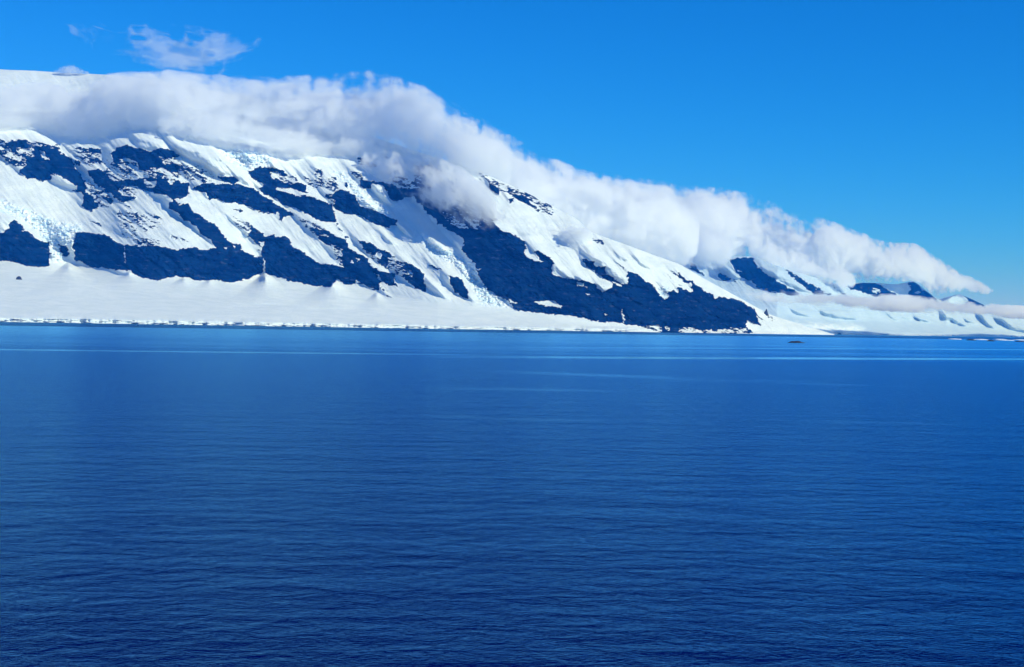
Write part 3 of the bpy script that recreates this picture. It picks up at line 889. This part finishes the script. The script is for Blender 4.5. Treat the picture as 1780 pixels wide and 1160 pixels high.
def nY(x, y, off=0):
    return near_Y(x, y) + off
print('near Y', [(x, y, round(near_Y(x, y))) for x, y in ((0, 200), (0, 125), (400, 200), (700, 300), (900, 400), (1000, 390), (1200, 480))])
print('far Y', [(x, y, round(far_Y(x, y))) for x, y in ((1300, 500), (1500, 520), (1700, 530))])
main = [(x, a_, b_, nY(x, max(b_ - 12, 190), 250)) for x, a_, b_ in (
    (-330, 165, 240), (-100, 160, 246), (0, 158, 248), (90, 152, 246), (200, 140, 250), (290, 136, 240), (380, 144, 258), (460, 148, 272), (530, 146, 276), (600, 140, 272),
    (650, 138, 280), (700, 150, 290), (760, 178, 305), (820, 205, 320), (870, 232, 318), (905, 246, 300), (925, 262, 290))]
cloud("summit_cloud", "big white cloud cap over the left summit ridge above the rock bands", main, 1.1, size=520, stretch=(.8, 1, 1.1), k=1.1, bias=-.06, billow=.45, thin=.65, fine=.8, seed=1)

drape = [(x, a_, b_, nY(x, (a_ + b_) / 2, 60)) for x, a_, b_ in (
    (620, 268, 300), (680, 268, 335), (740, 275, 362), (800, 300, 392), (850, 335, 410), (900, 372, 425), (950, 388, 438), (1000, 390, 440), (1040, 402, 425))]
cloud("draped_fog", "thin torn fog lying on the dark slope below the summit ridge, middle left", drape, 2.0, thin=.8, size=300, k=1.25, billow=.3, fine=.7, vox=12, seed=4)
ridge_c = [(x, a_, b_, Y) for x, a_, b_, Y in (
    (815, 215, 330, 14200), (860, 240, 345, 14400), (900, 262, 370, 14600), (960, 288, 400, 14900), (1020, 305, 425, 15200), (1080, 318, 440, 15500), (1140, 325, 455, 15800),
    (1190, 334, 462, 16000), (1220, 350, 440, 16100))]
cloud("ridge_cloud", "white cloud bank rolling over the middle ridge from behind", ridge_c, 1.2, size=480, k=1.05, bias=-.06, stretch=(.8, 1, 1.15), fine=.7, thin=.85, seed=9)
far_c = [(x, a_, b_, Y) for x, a_, b_, Y in (
    (1110, 326, 420, 18000), (1180, 332, 474, 18300), (1240, 338, 480, 18600), (1300, 346, 448, 19000), (1360, 362, 464, 19500), (1420, 384, 482, 20000), (1480, 406, 482, 20600),
    (1540, 426, 486, 21500), (1590, 428, 484, 22500), (1630, 454, 512, 23500), (1670, 478, 508, 24500), (1705, 490, 510, 25300), (1735, 506, 516, 26000))]
cloud("mountain_cloud_bank", "long billowing white cloud bank sloping down over the far peaks at right", far_c, 1.2, fine=.75, size=520, k=.95, bias=.08, vox=20, thin=.8, seed=12)
cloud("puff_cloud", "small bright puff in front of the cloud bank, left of the first far peak",
      [(1195, 412, 440, 17000), (1215, 398, 462, 17000), (1240, 404, 470, 17000), (1262, 402, 462, 17000), (1275, 425, 450, 17000)], 1.0, size=260, vox=14, seed=15)
cloud("fog_strip", "flat white strip of fog lying across the foot of the far peaks",
      [(1232, 490, 502, 14600), (1270, 492, 514, 14800), (1330, 500, 536, 15000), (1420, 504, 538, 15300), (1520, 511, 540, 16500), (1620, 517, 545, 18500), (1700, 527, 549, 20500), (1780, 534, 554, 23000), (1900, 545, 562, 26000), (2000, 555, 566, 28000)],
      2.0, thin=1.4, size=420, k=1.0, vox=20, billow=.2, stretch=(.5, .6, 1.5), seed=19)
cloud("low_cloud", "brighter roll of cloud resting in front of the cloud cap, just above the icefalls",
      [(x, a_, b_, nY(x, b_, 40)) for x, a_, b_ in ((215, 196, 232), (290, 192, 236), (370, 200, 256), (450, 212, 272), (520, 222, 280), (580, 232, 276), (640, 244, 278), (690, 256, 282))],
      1.0, thin=.8, size=300, k=1.0, vox=12, fine=.8, seed=52)
cloud("torn_cloud", "pointed streamer of torn cloud blowing out to the right above the main ridge",
      [(770, 190, 268, 13300), (810, 205, 275, 13400), (850, 222, 276, 13500), (885, 236, 266, 13600), (918, 245, 253, 13700)], 1.0, thin=.35, size=260, k=1.2, vox=12, fine=.8, bias=.05, seed=37)
cloud("spilling_cloud", "bright lobe of cloud spilling diagonally down onto the far peaks at right",
      [(1295, 408, 446, 18500), (1340, 415, 474, 18600), (1390, 436, 492, 18900), (1430, 452, 498, 19100), (1465, 468, 500, 19400), (1490, 482, 500, 19700)],
      1.0, size=380, k=.9, vox=15, fine=.7, seed=41)
cloud("wispy_cloud", "thin torn wisp of cloud alone in the blue sky at upper left",
      [(110, 36, 50, 15000), (150, 38, 80, 15000), (200, 50, 100, 15000), (260, 48, 108, 15000), (320, 50, 125, 15000), (370, 55, 132, 15000), (410, 60, 110, 15000), (465, 58, 72, 15000)],
      0.5, thin=.34, size=520, k=1.9, vox=15, gain=.7, billow=.2, stretch=(.6, 1, 1.5), bias=.3, fine=1.2, lev=(-.1, .15, .5), seed=23)
cloud("small_cloud", "tiny white cloud tuft just above the snow dome skyline at far left",
      [(92, 124, 131, 15000), (106, 117, 131, 15000), (122, 112, 132, 15000), (138, 116, 133, 15000), (158, 126, 134, 15000)], 1.5, thin=.7, size=90, k=1.3, vox=7, fine=.8, seed=27)

# ------------------------------------------------------------------ air
hz = NT("polar_air")
pv = hz.n('VolumePrincipled')
pv.inputs['Color'].default_value = (.012, .27, 1, 1)
pv.inputs['Absorption Color'].default_value = (1, 1, 1, 1)
pv.inputs['Density'].default_value = 2.4e-5
hz.t.links.new(pv.outputs[0], hz.out.inputs['Volume'])
bx = [(x, y, z) for x in (-64000, 64000) for y in (-5000, 74000) for z in (-80, 3300)]
me = bpy.data.meshes.new("haze")
me.from_pydata(bx, [], [(0, 1, 3, 2), (4, 6, 7, 5), (0, 4, 5, 1), (2, 3, 7, 6), (0, 2, 6, 4), (1, 5, 7, 3)])
me.materials.append(hz.m)
ho = bpy.data.objects.new("haze", me)
bpy.context.collection.objects.link(ho)
tag(ho, kind='stuff')
